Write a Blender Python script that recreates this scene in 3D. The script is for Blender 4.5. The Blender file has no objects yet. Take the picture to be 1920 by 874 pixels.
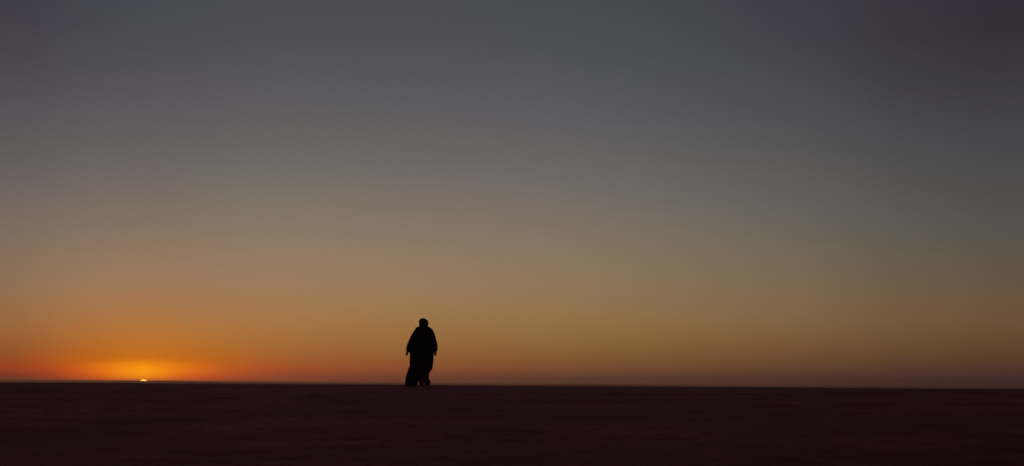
import bpy, bmesh, math, random
import numpy as np
from mathutils import Matrix, Vector, noise

random.seed(7)
scene = bpy.context.scene
COL = scene.collection
R = math.radians

# ------------------------------------------------------------------ camera
EYE = Vector((0.0, 0.0, 1.0))
HFOV, PITCH, ROLL = 45.0, 6.98, 0.395
FPX = 960 / math.tan(R(HFOV / 2))
cam_data = bpy.data.cameras.new('camera')
cam = bpy.data.objects.new('camera', cam_data)
COL.objects.link(cam)
scene.camera = cam
cam_data.sensor_width = 36
cam_data.angle = R(HFOV)
cam_data.clip_start = 0.1
cam_data.clip_end = 300000
CAM_ROT = Matrix.Rotation(R(90 + PITCH), 3, 'X') @ Matrix.Rotation(R(ROLL), 3, 'Z')
cam.matrix_world = Matrix.Translation(EYE) @ CAM_ROT.to_4x4()
cam_data.dof.use_dof = True
cam_data.dof.focus_distance = 45.0
cam_data.dof.aperture_fstop = 1.4


def ray(px, py):
    """direction of a photograph pixel (1920 x 874)"""
    return (CAM_ROT @ Vector((px - 960, 437 - py, -FPX))).normalized()


# ------------------------------------------------------------------ dusk sky
SUN_AZ = -16.44          # degrees right of the view axis (+Y)
SUN_EL = -0.173          # centre of the disc, upper limb just above the ridge
BG = 0.1
world = bpy.data.worlds.new('World')
scene.world = world
world.use_nodes = True
nt = world.node_tree
NN, LL = nt.nodes, nt.links
bg = NN['Background']
bg.inputs[1].default_value = BG

sky = NN.new('ShaderNodeTexSky')
sky.sky_type = 'NISHITA'
sky.sun_disc = False
sky.sun_elevation = R(0.1)
sky.sun_rotation = R(SUN_AZ)
sky.dust_density = 2
sky.air_density = 1
sky.ozone_density = 1

# dust glow and lens falloff at the sides, added to the clear-air sky's colour: for azimuths from the sun (degrees),
# rows of elevation (degrees) and linear radiance
ZEN = [(30, .022, .016, .019), (55, .020, .013, .012), (90, .018, .011, .009)]  # sky overhead, out of frame, brightened and warmed to redden the ground
BACK = [(0.2, .036, .022, .026), (2, .050, .030, .034), (5, .060, .034, .038), (9, .050, .028, .034), (16, .032, .020, .026)] + ZEN  # unseen sky behind the camera, raised in pink to light the ground
D38 = [(15.79, .0127, .005, .0192), (11.72, .0279, .0256, .039), (7.14, .058, .0544, .0569), (4.84, .0857, .0629, .0502), (3.01, .1119, .0649, .037), (1.75, .0975, .0509, .0267), (0.8, .0692, .0349, .0252), (0.25, .0443, .0204, .0212)] + ZEN
SKY_ADD = {
    -150: BACK,
    -80: [(.25, .038, .021, .025), (.8, .050, .027, .028), (1.75, .062, .034, .031), (3.01, .072, .039, .034), (4.84, .068, .041, .041), (7.14, .056, .036, .043), (11.72, .038, .023, .033), (15.79, .028, .016, .023)] + ZEN,
    -32: D38,
    -5.41: [(15.46, .003, .0154, .0424), (11.4, .0139, .04, .0697), (6.83, .049, .083, .0984), (4.54, .0772, .0956, .0838), (2.71, .1153, .0844, .0535), (1.46, .1453, .0616, .0262), (.51, .2454, .0328, .013), (.19, .1344, .022, .016)] + ZEN,
    -3.54: [(15.67, .0069, .0236, .050), (11.56, .0184, .0467, .0743), (6.93, .0541, .0928, .1037), (4.61, .0945, .1082, .0908), (2.76, .1509, .097, .0552), (1.49, .2213, .0824, .0232), (.89, .3383, .075, .0116), (.53, .3793, .0588, .0103), (.2, .3229, .0393, .0144)] + ZEN,
    -1.73: [(15.85, .0105, .0280, .055), (11.7, .0219, .0504, .0791), (7.02, .0577, .0979, .1063), (4.68, .1038, .1125, .0932), (2.8, .1652, .1031, .0552), (1.52, .2969, .1034, .0193), (.96, .415, .107, .0079), (.73, .610, .150, .005), (.54, .690, .155, .004), (.22, .660, .108, .007)] + ZEN,
    -0.09: [(16.01, .0141, .0318, .0586), (11.82, .0244, .0527, .0815), (7.1, .0614, .0979, .1063), (4.73, .1109, .1159, .0952), (2.84, .171, .1052, .055), (1.55, .3229, .1125, .0194), (1.08, .4591, .1292, .009), (.8, .730, .222, .004), (.56, .86, .310, .0039), (.28, .8609, .2799, .0033), (.14, .818, .1858, .007)] + ZEN,
    1.58: [(16.15, .017, .0335, .0586), (11.93, .0282, .056, .084), (7.17, .067, .1043, .1085), (4.78, .1153, .1159, .0972), (2.88, .1652, .1096, .0565), (1.57, .3029, .1094, .0212), (1.0, .425, .112, .0091), (.77, .610, .156, .005), (.58, .680, .165, .004), (.2, .650, .100, .009)] + ZEN,
    3.6: [(16.31, .0218, .037, .059), (12.05, .0346, .0618, .0865), (7.25, .0799, .1142, .114), (4.84, .1235, .123, .0997), (2.92, .1634, .1119, .0612), (1.6, .2442, .1061, .0273), (.98, .349, .0922, .0144), (.6, .4032, .0833, .013), (.22, .3621, .0527, .0176)] + ZEN,
    6.88: [(16.52, .0265, .0399, .0592), (12.21, .0431, .0669, .0865), (7.35, .1043, .123, .1162), (4.92, .1472, .1346, .1013), (2.97, .175, .124, .0639), (1.64, .1927, .1006, .0382), (.63, .2428, .0598, .0212), (.24, .18, .0409, .0232)] + ZEN,
    17.9: [(16.82, .0368, .043, .0606), (12.46, .0627, .0712, .0878), (7.53, .1383, .1242, .1112), (5.06, .1856, .1437, .093), (3.09, .2104, .1348, .0637), (1.74, .1896, .1058, .0409), (.71, .1588, .0644, .0296), (.22, .0859, .0408, .0284)] + ZEN,
    28.39: [(16.54, .0292, .0275, .0463), (12.26, .0494, .0516, .064), (7.44, .1041, .0943, .0889), (5.02, .1422, .1105, .0777), (3.09, .1727, .1076, .0547), (1.77, .1504, .0813, .0351), (.77, .1074, .0518, .0273), (.24, .0656, .0319, .0242)] + ZEN,
    38.06: D38,
}
SKY_ADD[85] = SKY_ADD[-80]
SKY_ADD[150] = BACK


def pchip(x, y, q):
    """monotone cubic interpolation"""
    x = np.asarray(x, float)
    y = np.asarray(y, float)
    h = np.diff(x)
    d = np.diff(y) / h
    m = np.zeros_like(y)
    for i in range(1, len(x) - 1):
        if d[i - 1] * d[i] > 0:
            w1, w2 = 2 * h[i] + h[i - 1], h[i] + 2 * h[i - 1]
            m[i] = (w1 + w2) / (w1 / d[i - 1] + w2 / d[i])
    q = np.clip(q, x[0], x[-1])
    k = np.clip(np.searchsorted(x, q) - 1, 0, len(x) - 2)
    t = (q - x[k]) / h[k]
    return ((1 + 2 * t) * (1 - t) ** 2 * y[k] + t * (1 - t) ** 2 * h[k] * m[k]
            + t * t * (3 - 2 * t) * y[k + 1] + t * t * (t - 1) * h[k] * m[k + 1])


# resample the table to smooth columns
EL = np.array([.0, .12, .25, .4, .55, .68, .76, .84, .94, 1.05, 1.25, 1.55, 1.9, 2.3, 2.8, 3.4, 4.1, 4.9,
               5.8, 6.8, 7.9, 9.2, 10.6, 12.2, 13.8, 15.4, 17.5, 20, 25, 32, 55, 90])
AZK = sorted(SKY_ADD)
grid = np.zeros((len(AZK), len(EL), 3))
for i, a in enumerate(AZK):
    rows = sorted(SKY_ADD[a])
    for c in range(3):
        grid[i, :, c] = pchip(np.sqrt([r[0] for r in rows]), [r[c + 1] for r in rows], np.sqrt(EL))
AZ = np.array([-150, -110, -80, -55, -32, -20, -12, -8, -5.4, -4.4, -3.5, -2.6, -1.7, -.8, 0, .8, 1.6, 2.6, 3.6, 5, 6.9,
               9, 12, 15, 18, 22, 26, 30, 34, 38, 60, 85, 115, 150])
fine = np.zeros((len(AZ), len(EL), 3))
for e in range(len(EL)):
    for c in range(3):
        fine[:, e, c] = pchip(AZK, grid[:, e, c], AZ)
# low sky near the sun brightened to make up for the haze's dimming
fine *= 1 + .24 * np.exp(-(EL / .6) ** 2)[None, :, None] * np.exp(-(AZ / 9.0) ** 2)[:, None, None]

tc = NN.new('ShaderNodeTexCoord')
sep = NN.new('ShaderNodeSeparateXYZ')
LL.new(tc.outputs['Generated'], sep.inputs[0])


def math_node(op, a, b=None, clamp=False):
    m = NN.new('ShaderNodeMath')
    m.operation = op
    m.use_clamp = clamp
    for i, v in enumerate((a, b)):
        if v is None:
            continue
        if isinstance(v, (int, float)):
            m.inputs[i].default_value = v
        else:
            LL.new(v, m.inputs[i])
    return m.outputs[0]


elev = math_node('MULTIPLY', math_node('ARCSINE', sep.outputs[2]), 180 / math.pi)
elev_pos = math_node('SQRT', math_node('DIVIDE', math_node('MAXIMUM', elev, 0.0), 90.0))
azim = math_node('SUBTRACT', math_node('MULTIPLY', math_node('ARCTAN2', sep.outputs[0], sep.outputs[1]), 180 / math.pi), SUN_AZ)


def ramp(col):
    r = NN.new('ShaderNodeValToRGB')
    el = r.color_ramp.elements
    while len(el) > 1:
        el.remove(el[-1])
    for i, (e, v) in enumerate(zip(EL, col)):
        s = el[0] if i == 0 else el.new(math.sqrt(e / 90))
        s.position = math.sqrt(e / 90)
        s.color = (*[max(float(c), 0) / BG for c in v], 1)
    LL.new(elev_pos, r.inputs[0])
    return r.outputs[0]


cur = ramp(fine[0])
for i in range(1, len(AZ)):
    mr = NN.new('ShaderNodeMapRange')
    mr.inputs[1].default_value = AZ[i - 1]
    mr.inputs[2].default_value = AZ[i]
    LL.new(azim, mr.inputs[0])
    mx = NN.new('ShaderNodeMix')
    mx.data_type = 'RGBA'
    LL.new(mr.outputs[0], mx.inputs[0])
    LL.new(cur, mx.inputs[6])
    LL.new(ramp(fine[i]), mx.inputs[7])
    cur = mx.outputs[2]


def vec(op, a, b):
    v = NN.new('ShaderNodeVectorMath')
    v.operation = op
    for i, k in enumerate((a, b)):
        if isinstance(k, tuple):
            v.inputs[i].default_value = k
        else:
            LL.new(k, v.inputs[i])
    return v


clear = vec('MULTIPLY', sky.outputs[0], (.3, .3, .3)).outputs[0]
total = vec('ADD', clear, cur).outputs[0]
# the sun's own disc, half a degree across and soft at the limb
sd = Vector((math.sin(R(SUN_AZ)) * math.cos(R(SUN_EL)), math.cos(R(SUN_AZ)) * math.cos(R(SUN_EL)), math.sin(R(SUN_EL))))
dist = vec('DISTANCE', tc.outputs['Generated'], tuple(sd)).outputs['Value']
limb = NN.new('ShaderNodeMapRange')
limb.interpolation_type = 'SMOOTHSTEP'
limb.inputs[1].default_value = R(0.285)
limb.inputs[2].default_value = R(0.245)
LL.new(dist, limb.inputs[0])
disc = NN.new('ShaderNodeMix')
disc.data_type = 'RGBA'
LL.new(limb.outputs[0], disc.inputs[0])
LL.new(total, disc.inputs[6])
disc.inputs[7].default_value = (9 / BG, 4.4 / BG, .28 / BG, 1)
LL.new(disc.outputs[2], bg.inputs[0])

# the last of the direct sunlight
sun_data = bpy.data.lights.new('sun', 'SUN')
sun_data.energy = 0.25
sun_data.angle = R(0.53)
sun_data.color = (1, .45, .14)
sun = bpy.data.objects.new('sun', sun_data)
COL.objects.link(sun)
sun.rotation_euler = (-Vector((sd.x, sd.y, math.sin(R(.1))))).to_track_quat('-Z', 'Y').to_euler()

vs = scene.view_settings
vs.view_transform = 'Standard'
vs.look = 'None'
vs.exposure = 0
vs.gamma = 1
vs.use_curve_mapping = False
scene.render.dither_intensity = 2.0


# ------------------------------------------------------------------ materials
def material(name, build):
    m = bpy.data.materials.new(name)
    m.use_nodes = True
    n, l = m.node_tree.nodes, m.node_tree.links
    build(n, l, n['Principled BSDF'])
    return m


def noise_node(n, l, scale, detail, coord, dist=0.0):
    t = n.new('ShaderNodeTexNoise')
    t.inputs['Scale'].default_value = scale
    t.inputs['Detail'].default_value = detail
    t.inputs['Distortion'].default_value = dist
    l.new(coord, t.inputs['Vector'])
    return t.outputs['Fac']


def mix_rgb(n, l, fac, a, b):
    m = n.new('ShaderNodeMix')
    m.data_type = 'RGBA'
    l.new(fac, m.inputs[0])
    for k, v in ((6, a), (7, b)):
        if isinstance(v, tuple):
            m.inputs[k].default_value = (*v, 1)
        else:
            l.new(v, m.inputs[k])
    return m.outputs[2]


def map_range(n, l, v, a, b, c=0.0, d=1.0):
    m = n.new('ShaderNodeMapRange')
    m.interpolation_type = 'SMOOTHSTEP'
    l.new(v, m.inputs[0])
    for i, k in enumerate((a, b, c, d)):
        m.inputs[i + 1].default_value = k
    return m.outputs[0]


def ground_nodes(n, l, p):
    g = n.new('ShaderNodeNewGeometry').outputs['Position']
    patches = map_range(n, l, noise_node(n, l, .45, 4, g, .8), .36, .66)
    c = mix_rgb(n, l, patches, (.26, .046, .036), (.56, .112, .090))
    gravel = map_range(n, l, noise_node(n, l, 9, 6, g), .42, .60)
    c = mix_rgb(n, l, gravel, (.29, .060, .046), c)
    # tongues of darker gravel on the hollow side, pale crust on the rise
    crust = map_range(n, l, noise_node(n, l, .16, 5, g, 1.2), .34, .60)
    c = mix_rgb(n, l, crust, (.23, .040, .029), c)
    s = n.new('ShaderNodeSeparateXYZ')
    l.new(g, s.inputs[0])
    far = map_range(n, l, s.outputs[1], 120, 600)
    far_pale = mix_rgb(n, l, map_range(n, l, noise_node(n, l, .0012, 4, g), .4, .6), (.58, .44, .39), (.70, .56, .50))  # far plain: brightness of the haze put into a paler base colour
    c = mix_rgb(n, l, far, c, far_pale)
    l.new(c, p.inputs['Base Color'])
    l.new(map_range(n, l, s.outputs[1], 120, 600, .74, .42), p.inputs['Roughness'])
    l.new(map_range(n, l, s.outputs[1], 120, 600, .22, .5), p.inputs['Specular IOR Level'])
    p.inputs['Specular Tint'].default_value = (1, .62, .55, 1)
    b = n.new('ShaderNodeBump')
    b.inputs['Strength'].default_value = .5
    b.inputs['Distance'].default_value = .012
    l.new(noise_node(n, l, 26, 5, g), b.inputs['Height'])
    l.new(b.outputs[0], p.inputs['Normal'])


def cloth(color, weave):
    def f(n, l, p):
        o = n.new('ShaderNodeTexCoord').outputs['Object']
        c = mix_rgb(n, l, noise_node(n, l, 7, 4, o), tuple(v * .7 for v in color), tuple(v * 1.3 for v in color))
        l.new(c, p.inputs['Base Color'])
        p.inputs['Roughness'].default_value = .95
        p.inputs['Specular IOR Level'].default_value = .1
        b = n.new('ShaderNodeBump')
        b.inputs['Strength'].default_value = .35
        b.inputs['Distance'].default_value = .003
        l.new(noise_node(n, l, weave, 3, o), b.inputs['Height'])
        l.new(b.outputs[0], p.inputs['Normal'])
    return f


def skin_nodes(n, l, p):
    o = n.new('ShaderNodeTexCoord').outputs['Object']
    l.new(mix_rgb(n, l, noise_node(n, l, 18, 3, o), (.10, .050, .032), (.14, .072, .048)), p.inputs['Base Color'])
    p.inputs['Roughness'].default_value = .6


def rock_nodes(n, l, p):
    g = n.new('ShaderNodeNewGeometry').outputs['Position']
    l.new(mix_rgb(n, l, noise_node(n, l, .004, 5, g), (.12, .055, .042), (.19, .09, .065)), p.inputs['Base Color'])
    p.inputs['Roughness'].default_value = .95


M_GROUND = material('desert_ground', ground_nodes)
M_RIDGE = material('far_rock', rock_nodes)
M_CLOAK = material('dark_wool', cloth((.014, .011, .010), 260))
M_ROBE = material('dark_cotton', cloth((.018, .014, .012), 320))
M_HEM = material('red_brown_hem', cloth((.10, .030, .022), 320))
M_WRAP = material('dark_head_cloth', cloth((.016, .013, .012), 300))
M_SKIN = material('weathered_skin', skin_nodes)
M_EYE = material('eye_white', cloth((.30, .28, .26), 10))
M_SOLE = material('sandal_leather', cloth((.03, .018, .012), 120))


def link(name, me, mat, parent=None, smooth=True):
    o = bpy.data.objects.new(name, me)
    COL.objects.link(o)
    if mat:
        me.materials.append(mat)
    if smooth:
        me.polygons.foreach_set('use_smooth', [True] * len(me.polygons))
    if parent:
        o.parent = parent
    return o


# ------------------------------------------------------------------ ground
def smooth01(t):
    t = np.clip(t, 0, 1)
    return t * t * (3 - 2 * t)


def value_noise(x, y, seed):
    """smooth 2D lattice noise, -1..1"""
    xi, yi = np.floor(x), np.floor(y)
    fx, fy = x - xi, y - yi
    ux, uy = fx * fx * (3 - 2 * fx), fy * fy * (3 - 2 * fy)

    def hsh(a, b):
        v = np.sin(a * 127.1 + b * 311.7 + seed * 74.7) * 43758.5453
        return (v - np.floor(v)) * 2 - 1
    return ((hsh(xi, yi) * (1 - ux) + hsh(xi + 1, yi) * ux) * (1 - uy)
            + (hsh(xi, yi + 1) * (1 - ux) + hsh(xi + 1, yi + 1) * ux) * uy)


def base_height(y):
    rise = np.where(y < 30, .914 * (1 - (1 - np.clip(y, 0, 30) / 30) ** 1.5), .914 + (np.clip(y, 30, 52) - 30) / 22 * .022)
    drop = -10.5 * smooth01((y - 52) / 420)
    return rise + drop


HOLLOWS = [(890, 742, .20), (728, 743, .15), (1152, 739, .15), (1296, 744, .15), (1394, 741, .17), (1474, 745, .16), (1470, 742, .13),
           (1622, 763, .35), (1668, 744, .16), (1012, 748, .13), (1300, 745, .11), (60, 731, .2), (210, 740, .2), (1195, 741, .14),
           (420, 748, .25), (590, 745, .16), (1780, 741, .18), (1880, 760, .3), (1620, 740, .13), (330, 737, .2), (655, 757, .22)]


def ground_height(x, y):
    r = np.hypot(x, y)
    near = np.exp(-(r / 70.0) ** 2)
    z = base_height(y)
    w = value_noise(x * .3, y * .3, 2) * .6
    z = z + near * (.016 * value_noise(x * .16 + w, y * .16, 1) + .010 * value_noise(x * .5 + w, y * .5 + w, 3)
                    + .013 * value_noise(x * 1.4, y * 1.4, 4) + .008 * value_noise(x * 3.7, y * 3.7, 5) + .0025 * value_noise(x * 8, y * 8, 6))
    far = smooth01((r - 600) / 3000)
    z = z + far * .5 * value_noise(x * .0006, y * .0006, 8)
    for px, py, s in HOLLOWS:
        hx, hy = HOLE[(px, py)]
        s = s * .7
        q = ((x - hx) / s) ** 2 + ((y - hy) / (s * 1.5)) ** 2
        z = z - .045 * np.exp(-np.minimum(q, 50)) + .018 * np.exp(-np.minimum((np.sqrt(q) - 1.7) ** 2 * 3, 50))
    return z


def hit_ground(px, py):
    d = ray(px, py)
    t = 5.0
    while t < 60 and EYE.z + d.z * t > float(base_height(np.array(d.y * t))):
        t += .05
    return d.x * t, d.y * t


HOLE = {(px, py): hit_ground(px, py) for px, py, s in HOLLOWS}

front = np.arange(-32, 32.01, .1)
rest = np.arange(33.5, 327, 2.5)
ang = np.radians(np.concatenate([front, rest]))
rad = np.concatenate([np.geomspace(.4, 6, 22)[:-1], np.geomspace(6, 62, 430)[:-1], np.geomspace(62, 60000, 110)])
A, Q = np.meshgrid(ang, rad)
X, Y = Q * np.sin(A), Q * np.cos(A)
Z = ground_height(X, Y)
na, nr = len(ang), len(rad)
verts = np.concatenate([np.stack([X.ravel(), Y.ravel(), Z.ravel()], 1), [[0, 0, 0]]])
i, j = np.meshgrid(np.arange(nr - 1), np.arange(na), indexing='ij')
jn = (j + 1) % na
quads = np.stack([i * na + j, (i + 1) * na + j, (i + 1) * na + jn, i * na + jn], -1).reshape(-1, 4)
faces = quads[:, ::-1].tolist() + [(nr * na, (k + 1) % na, k) for k in range(na)]
me = bpy.data.meshes.new('ground')
me.from_pydata(verts.tolist(), [], faces)
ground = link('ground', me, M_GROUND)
ground['kind'] = 'structure'

# low far-off ridge that the sun sets behind
rv, rf = [], []
NR = 900
for k in range(NR + 1):
    a = R(-75 + 150 * k / NR)
    d = 8200 + 450 * math.sin(a * 7)
    t = k * .05
    h = 16.2 + 1.6 * noise.noise((t * .25, 3, 0)) + .9 * noise.noise((t * 1.3, 9, 0)) + .4 * noise.noise((t * 4.0, 5, 0)) - 1.6 * math.degrees(a) / 45
    zb = -10.8
    for dd, hh in ((-900, -1), (-500, h * .35), (-180, h * .8), (0, h), (260, h * .75), (1100, -1)):
        rv.append(((d + dd) * math.sin(a), (d + dd) * math.cos(a), zb + hh + 1))
    if k:
        for m in range(5):
            b = (k - 1) * 6 + m
            rf.append((b, b + 6, b + 7, b + 1))
me = bpy.data.meshes.new('distant_ridge')
me.from_pydata(rv, [], rf)
ridge = link('distant_ridge', me, M_RIDGE)
ridge['kind'] = 'structure'

# ------------------------------------------------------------------ the walking person
# local frame: x to the right in the photograph, y away from the camera (the way the person walks), z up, metres
U = .002384


def sx(px):
    return (px - 358) * U


def sz(py):
    return (790 - py) * U


def ring_loft(bm, rings, seg=48, cap=True, folds=0.0, nfold=9, seed=0.0, power=2.0):
    """rings: (z, x centre, y centre, half width, half depth)"""
    loops = []
    for k, (z, cx, cy, rx, ry) in enumerate(rings):
        lp = []
        for s in range(seg):
            a = 2 * math.pi * s / seg
            ca, sa = math.cos(a), math.sin(a)
            g = (abs(ca) ** power + abs(sa) ** power) ** (-1 / power)
            f = 1 + folds * (math.sin(nfold * a + seed + z * 2.2) * .6 + noise.noise((ca * 2.2 + seed, sa * 2.2, z * 1.6)) * .9)
            lp.append(bm.verts.new((cx + rx * ca * g * f, cy + ry * sa * g * f, z)))
        loops.append(lp)
    for a, b in zip(loops, loops[1:]):
        for s in range(seg):
            bm.faces.new((a[s], a[(s + 1) % seg], b[(s + 1) % seg], b[s]))
    if cap:
        bm.faces.new(loops[0])
        bm.faces.new(loops[-1][::-1])


def tube(bm, pts, seg=14):
    """tapered limb: pts = (position, radius)"""
    loops = []
    n = len(pts)
    for k in range(n):
        p, r = Vector(pts[k][0]), pts[k][1]
        t = (Vector(pts[min(k + 1, n - 1)][0]) - Vector(pts[max(k - 1, 0)][0])).normalized()
        up = Vector((0, 1, 0)) if abs(t.y) < .8 else Vector((1, 0, 0))
        u = t.cross(up).normalized()
        v = t.cross(u)
        loops.append([bm.verts.new(p + (u * math.cos(a) + v * math.sin(a)) * r) for a in (2 * math.pi * s / seg for s in range(seg))])
    for a, b in zip(loops, loops[1:]):
        for s in range(seg):
            bm.faces.new((a[s], a[(s + 1) % seg], b[(s + 1) % seg], b[s]))
    bm.faces.new(loops[0][::-1])
    bm.faces.new(loops[-1])
    for (p, r) in (pts[0], pts[-1]):
        ball(bm, p, (r, r, r))


def ball(bm, p, r):
    bmesh.ops.create_uvsphere(bm, u_segments=18, v_segments=12, radius=1,
                              matrix=Matrix.Translation(p) @ Matrix.Diagonal((*r, 1)))


def fused(name, bm, voxel, smooth=2, swell=0.0):
    """one continuous skin round everything in bm"""
    bmesh.ops.recalc_face_normals(bm, faces=bm.faces)
    raw = bpy.data.meshes.new(name + '_raw')
    bm.to_mesh(raw)
    bm.free()
    o = bpy.data.objects.new(name + '_raw', raw)
    COL.objects.link(o)
    m = o.modifiers.new('r', 'REMESH')
    m.mode = 'VOXEL'
    m.voxel_size = voxel
    if smooth:
        s = o.modifiers.new('s', 'SMOOTH')
        s.factor = .5
        s.iterations = smooth
    dg = bpy.context.evaluated_depsgraph_get()
    out = bpy.data.meshes.new_from_object(o.evaluated_get(dg))
    out.name = name
    if swell:
        for v, nv in [(v, v.normal.copy()) for v in out.vertices]:
            v.co += nv * swell
    bpy.data.objects.remove(o)
    bpy.data.meshes.remove(raw)
    return out


D = ray(791.5, 725.6)
base = Vector((D.x / D.y * 32.3 - .006, 32.3, 0))
base.z = float(ground_height(np.array([base.x]), np.array([base.y]))[0])
person = bpy.data.objects.new('person', None)
COL.objects.link(person)
person.location = base
person.rotation_euler = (0, -R(.395), math.atan2(-D.x, D.y))
person['label'] = 'lone person in long dark robe, cloak and head wrap walking across the desert'
person['category'] = 'person'

HX = sx(371)
# body: one continuous surface
bm = bmesh.new()
ring_loft(bm, [(.86, 0, 0, .15, .10), (.95, 0, 0, .165, .115), (1.05, 0, 0, .15, .10), (1.16, .004, 0, .145, .10), (1.28, .008, 0, .165, .115),
               (1.38, .012, 0, .185, .11), (1.44, .018, 0, .17, .085), (1.48, .022, .005, .09, .065)], seg=28)
tube(bm, [((.022, .005, 1.44), .062), ((HX - .004, .02, 1.50), .056), ((HX, .03, 1.56), .056)])
# head, face turned away from the camera (+y)
ball(bm, (HX, .015, 1.655), (.076, .096, .098))
ball(bm, (HX, .05, 1.60), (.060, .062, .072))
ball(bm, (HX, .085, 1.555), (.030, .026, .022))
tube(bm, [((HX, .112, 1.658), .010), ((HX, .122, 1.635), .012), ((HX, .128, 1.618), .015)], 8)
ball(bm, (HX - .030, .098, 1.672), (.028, .014, .009))
ball(bm, (HX + .030, .098, 1.672), (.028, .014, .009))
ball(bm, (HX, .106, 1.590), (.024, .012, .006))
ball(bm, (HX, .104, 1.579), (.021, .012, .007))
for s in (-1, 1):
    ball(bm, (HX + s * .077, .012, 1.640), (.010, .020, .032))
# arms and hands
WR = {}
for s, sh, el, wr, hand_end in ((-1, (-.165, 0, 1.405), (-.285, -.045, 1.13), (sx(200), .035, sz(393)), (sx(186), .05, sz(462))),
                                (1, (.195, 0, 1.405), (.310, -.045, 1.13), (sx(506), .035, sz(393)), (sx(498), .05, sz(460)))):
    tube(bm, [(sh, .058), (tuple((Vector(sh) * .5 + Vector(el) * .5)), .050), (el, .041)])
    tube(bm, [(el, .042), (tuple(Vector(el) * .6 + Vector(wr) * .4), .040), (wr, .027)])
    w, e = Vector(wr), Vector(hand_end)
    down = (e - w).normalized()
    # relaxed hand, palm turned half to the thigh and half backwards, thumb on the inner side
    inn = Vector((-s, 0, 0))
    fwd = (inn * .7 + Vector((0, .7, 0))).normalized()
    palm = w + down * .050
    tube(bm, [(tuple(w), .026), (tuple(w + down * .03), .026)])
    for q in (-.026, -.009, .009, .026):
        tube(bm, [(tuple(w + down * .02 + fwd * q * .7), .013), (tuple(palm + fwd * q), .0145), (tuple(w + down * .088 + fwd * q), .0125)], 10)
    out = (Vector((s, 0, 0)) * .7 + Vector((0, .7, 0)))
    for q, ln in ((.030, .90), (.010, 1.0), (-.010, .95), (-.030, .76)):
        k = w + down * .088 + fwd * q
        a = k + (down * .92 + out * .25) * .036 * ln
        b = a + (down * .85 - out * .55) * .026 * ln
        c = b + (down * .35 - out * .95) * .020 * ln
        tube(bm, [(tuple(k), .0105), (tuple(a), .0098), (tuple(b), .0088), (tuple(c), .0075)], 10)
    t0 = w + down * .028 + fwd * .026
    t1 = t0 + (down * .55 + inn * 1.0).normalized() * .042
    t2 = t1 + (down * .95 + inn * .12).normalized() * .030
    t3 = t2 + (down * .8 - inn * .5).normalized() * .024
    tube(bm, [(tuple(t0), .016), (tuple(t1), .0125), (tuple(t2), .0105), (tuple(t3), .0085)], 10)
    WR[s] = w
# legs in mid-stride: the left one is planted, the right heel is coming up behind
LH, LK, LA = (-.085, 0, .90), (-.150, .10, .50), (sx(250), .06, .085)
tube(bm, [(LH, .088), (tuple(Vector(LH) * .5 + Vector(LK) * .5), .076), (LK, .056)])
tube(bm, [(LK, .056), (tuple(Vector(LK) * .65 + Vector(LA) * .35), .055), (LA, .036)])
tube(bm, [(LA, .036), ((LA[0] - .005, LA[1] + .06, .055), .034), ((LA[0] - .01, LA[1] + .17, .028), .024)])
ball(bm, (LA[0], LA[1] - .025, .040), (.032, .04, .034))
RH, RK, RA = (.095, 0, .90), (.085, -.03, .48), (sx(362), -.22, .130)
tube(bm, [(RH, .088), (tuple(Vector(RH) * .5 + Vector(RK) * .5), .074), (RK, .056)])
tube(bm, [(RK, .056), (tuple(Vector(RK) * .65 + Vector(RA) * .35), .053), (RA, .034)])
tube(bm, [(RA, .034), ((sx(359), -.17, .062), .032), ((sx(356), -.095, .028), .022)])
ball(bm, (RA[0], RA[1] - .02, .115), (.030, .032, .034))
body = link('body', fused('body', bm, .0055, 2), M_SKIN, person)

for s in (-1, 1):
    b2 = bmesh.new()
    ball(b2, (HX + s * .030, .094, 1.655), (.012, .012, .011))
    em = bpy.data.meshes.new('eye')
    b2.to_mesh(em)
    b2.free()
    link('eye', em, M_EYE, person)

# sandals
for toe, heel in (((LA[0] - .012, LA[1] + .20, .010), (LA[0], LA[1] - .06, .010)), ((sx(356), -.07, .008), (sx(362), -.265, .085))):
    b2 = bmesh.new()
    t, h = Vector(toe), Vector(heel)
    prof = [(0, .026), (.12, .034), (.4, .030), (.72, .046), (.92, .040), (1, .018)]
    side = Vector((1, 0, 0))
    up = (t - h).cross(side).normalized()
    if up.z < 0:
        up = -up
    lo, hi = [], []
    outline = [(f, w) for f, w in prof] + [(f, -w) for f, w in reversed(prof)]
    for f, w in outline:
        p = h.lerp(t, f) + side * w
        lo.append(b2.verts.new(p - up * .007))
        hi.append(b2.verts.new(p + up * .007))
    n = len(lo)
    b2.faces.new(lo)
    b2.faces.new(hi[::-1])
    for k in range(n):
        b2.faces.new((lo[k], hi[k], hi[(k + 1) % n], lo[(k + 1) % n]))
    bmesh.ops.recalc_face_normals(b2, faces=b2.faces)
    em = bpy.data.meshes.new('sandal')
    b2.to_mesh(em)
    b2.free()
    link('sandal', em, M_SOLE, person, smooth=False)


def span(zy, l, r, cy, ry):
    """silhouette row of the photograph -> ring"""
    return (sz(zy), (sx(l) + sx(r)) / 2, cy, (sx(r) - sx(l)) / 2, ry)


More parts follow.
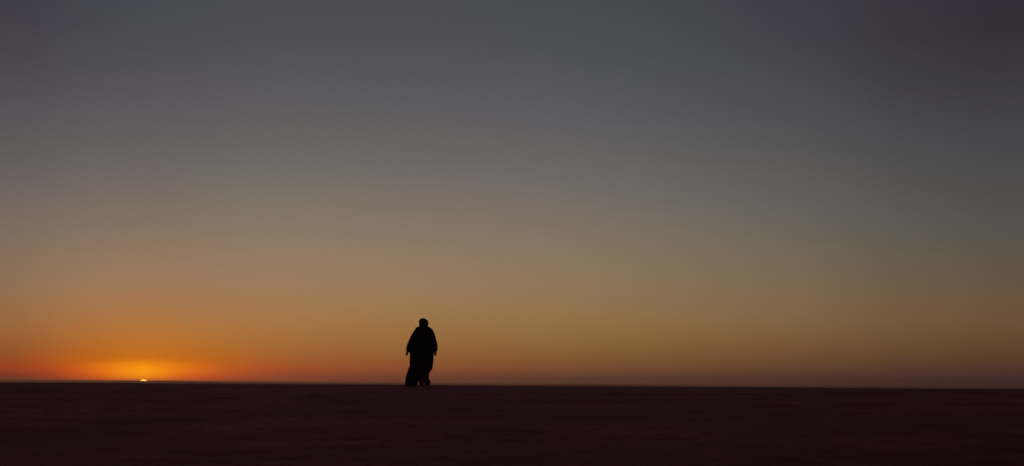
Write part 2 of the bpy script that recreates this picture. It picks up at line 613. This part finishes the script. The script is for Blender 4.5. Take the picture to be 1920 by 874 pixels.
# robe below the cloak: main fall, a blown-out left skirt and the right trouser leg
bm = bmesh.new()
ring_loft(bm, [span(330, 250, 465, 0, .15), span(400, 236, 476, 0, .17), span(470, 229, 476, 0, .175), span(520, 231, 474, 0, .175), span(560, 230, 470, -.01, .18),
               span(595, 219, 464, -.015, .185), span(625, 208, 442, -.02, .19), span(660, 196, 425, -.02, .19), span(690, 187, 400, -.02, .19),
               span(712, 183, 372, -.015, .19), span(724, 186, 330, 0, .17)], seg=110, folds=.042, nfold=13, seed=1.3, power=2.25)
ring_loft(bm, [span(560, 262, 330, 0, .10), span(600, 238, 328, .005, .14), span(640, 213, 325, .01, .165), span(690, 193, 320, .015, .185), span(725, 184, 315, .02, .20), span(755, 181, 309, .02, .215),
               span(778, 180, 303, .02, .225), span(787, 181, 301, .02, .225)], seg=96, folds=.055, nfold=13, seed=4.1, power=2.3)
ring_loft(bm, [span(640, 330, 415, -.05, .11), span(690, 328, 402, -.09, .10), span(725, 328, 378, -.13, .085), span(752, 331, 372, -.16, .07),
               span(766, 335, 370, -.17, .06)], seg=40, folds=.03, nfold=7, seed=2.2)
robe = link('robe', fused('robe', bm, .0065, 3, .010), M_ROBE, person)

# turned-up hem of the robe at the lifted right foot, in a paler reddish brown
bm = bmesh.new()
ring_loft(bm, [span(632, 392, 436, -.10, .07), span(660, 386, 431, -.13, .085), span(690, 380, 428, -.16, .09), span(708, 378, 430, -.18, .09), span(722, 378, 441, -.19, .09),
               span(738, 381, 447, -.20, .085), span(756, 385, 444, -.20, .075), span(770, 387, 438, -.205, .065), span(780, 393, 430, -.205, .05),
               span(785, 402, 420, -.205, .03)], seg=72, folds=.13, nfold=9, seed=7.7)
hem = link('robe_hem', fused('robe_hem', bm, .006, 1, .003), M_HEM, person)
hem['label'] = 'reddish brown turned-up hem of the robe at the right foot'

# cloak with wide sleeves
bm = bmesh.new()
ring_loft(bm, [span(136, 328, 412, .01, .075), span(146, 306, 432, .005, .095), span(156, 290, 447, 0, .115), span(172, 280, 464, 0, .135), span(200, 267, 481, -.005, .15),
               span(235, 250, 492, -.01, .165), span(275, 240, 497, -.015, .175), span(320, 234, 498, -.02, .18), span(360, 230, 496, -.02, .185), span(395, 228, 490, -.02, .19),
               span(425, 228, 482, -.02, .19), span(445, 230, 478, -.015, .185)], seg=110, folds=.030, nfold=12, seed=.4, power=2.2)
# sleeves hang from the shoulders to the wrists
for s, line in ((-1, [(182, 272, 330), (215, 251, 330), (260, 228, 320), (300, 210, 305), (340, 194, 290), (372, 186, 272), (388, 184, 260), (400, 189, 250), (410, 197, 236)]),
                (1, [(182, 400, 472), (215, 400, 488), (260, 405, 500), (300, 412, 511), (340, 425, 521), (368, 440, 522), (385, 448, 524), (397, 458, 519), (408, 468, 510)])):
    ring_loft(bm, [span(y, l, r, -.005 - .00005 * (y - 180), .12 - (.05 * max(0, y - 330) / 80)) for y, l, r in line], seg=60, folds=.045, nfold=8, seed=3 + s)
# small standing collar ends
ball(bm, (sx(294), -.01, sz(154)), (.014, .03, .016))
ball(bm, (sx(428), -.01, sz(149)), (.016, .03, .014))
cloak = link('cloak', fused('cloak', bm, .0065, 3, .009), M_CLOAK, person)

# head wrap: cloth wound round the head, neck cloth falling into the collar
bm = bmesh.new()
ring_loft(bm, [span(142, 322, 414, -.01, .100), span(130, 322, 413, -.012, .104), span(120, 322, 420, -.012, .112), span(105, 322, 421, -.012, .118), span(90, 322, 420, -.010, .12),
               span(77, 322, 415, -.008, .116), span(67, 325, 408, -.005, .106), span(59, 331, 398, 0, .090), span(52, 341, 386, 0, .066), span(47, 353, 376, 0, .034)],
          seg=56, folds=.014, nfold=5, seed=5.5, power=2.15)
for v in bm.verts:
    v.co.x = HX + (v.co.x - HX) * 1.05
wrap_me = fused('head_wrap', bm, .006, 2)
# open it at the face
bm = bmesh.new()
bm.from_mesh(wrap_me)
gone = [f for f in bm.faces if f.calc_center_median().y > .06 and 1.575 < f.calc_center_median().z < 1.69 and abs(f.calc_center_median().x - HX) < .062]
bmesh.ops.delete(bm, geom=gone, context='FACES')
bm.to_mesh(wrap_me)
bm.free()
wrap = link('head_wrap', wrap_me, M_WRAP, person)
# wound folds
for k, (zy, tilt, r) in enumerate(((96, .02, .007), (84, -.03, .008), (70, .025, .008))):
    b2 = bmesh.new()
    n, q = 40, 8
    loops = []
    for a in range(n):
        t = 2 * math.pi * a / n
        wdt = (.116, .115, .104)[k]
        dpt = (.118, .118, .110)[k]
        c = Vector((HX + (wdt - .003) * math.cos(t), -.008 + (dpt - .001) * math.sin(t), sz(zy) + tilt * math.cos(t + k)))
        nrm = Vector((math.cos(t), math.sin(t), 0))
        loops.append([b2.verts.new(c + nrm * r * .55 * math.cos(u) + Vector((0, 0, 1)) * r * 1.5 * math.sin(u)) for u in (2 * math.pi * m / q for m in range(q))])
    for a in range(n):
        for m in range(q):
            b2.faces.new((loops[a][m], loops[(a + 1) % n][m], loops[(a + 1) % n][(m + 1) % q], loops[a][(m + 1) % q]))
    bmesh.ops.recalc_face_normals(b2, faces=b2.faces)
    em = bpy.data.meshes.new('wound_fold')
    b2.to_mesh(em)
    b2.free()
    link('wound_fold', em, M_WRAP, wrap)

# ------------------------------------------------------------------ dusty air over the plain
lim, bot, top = 60500, -13.0, 11.5
hb = bmesh.new()
bmesh.ops.create_cube(hb, size=1, matrix=Matrix.Translation((0, 0, (bot + top) / 2)) @ Matrix.Diagonal((2 * lim, 2 * lim, top - bot, 1)))
hm = bpy.data.meshes.new('haze')
hb.to_mesh(hm)
hb.free()
mat = bpy.data.materials.new('dusty_air')
mat.use_nodes = True
hn = mat.node_tree.nodes
hn.remove(hn['Principled BSDF'])
vol = hn.new('ShaderNodeVolumePrincipled')
vol.inputs['Color'].default_value = (.97, .70, .63, 1)
vol.inputs['Density'].default_value = 1.45e-4
vol.inputs['Anisotropy'].default_value = .6
mat.node_tree.links.new(vol.outputs[0], hn['Material Output'].inputs['Volume'])
haze = link('haze', hm, mat, smooth=False)
haze['kind'] = 'stuff'
haze['label'] = 'thin dusty air lying over the far plain'
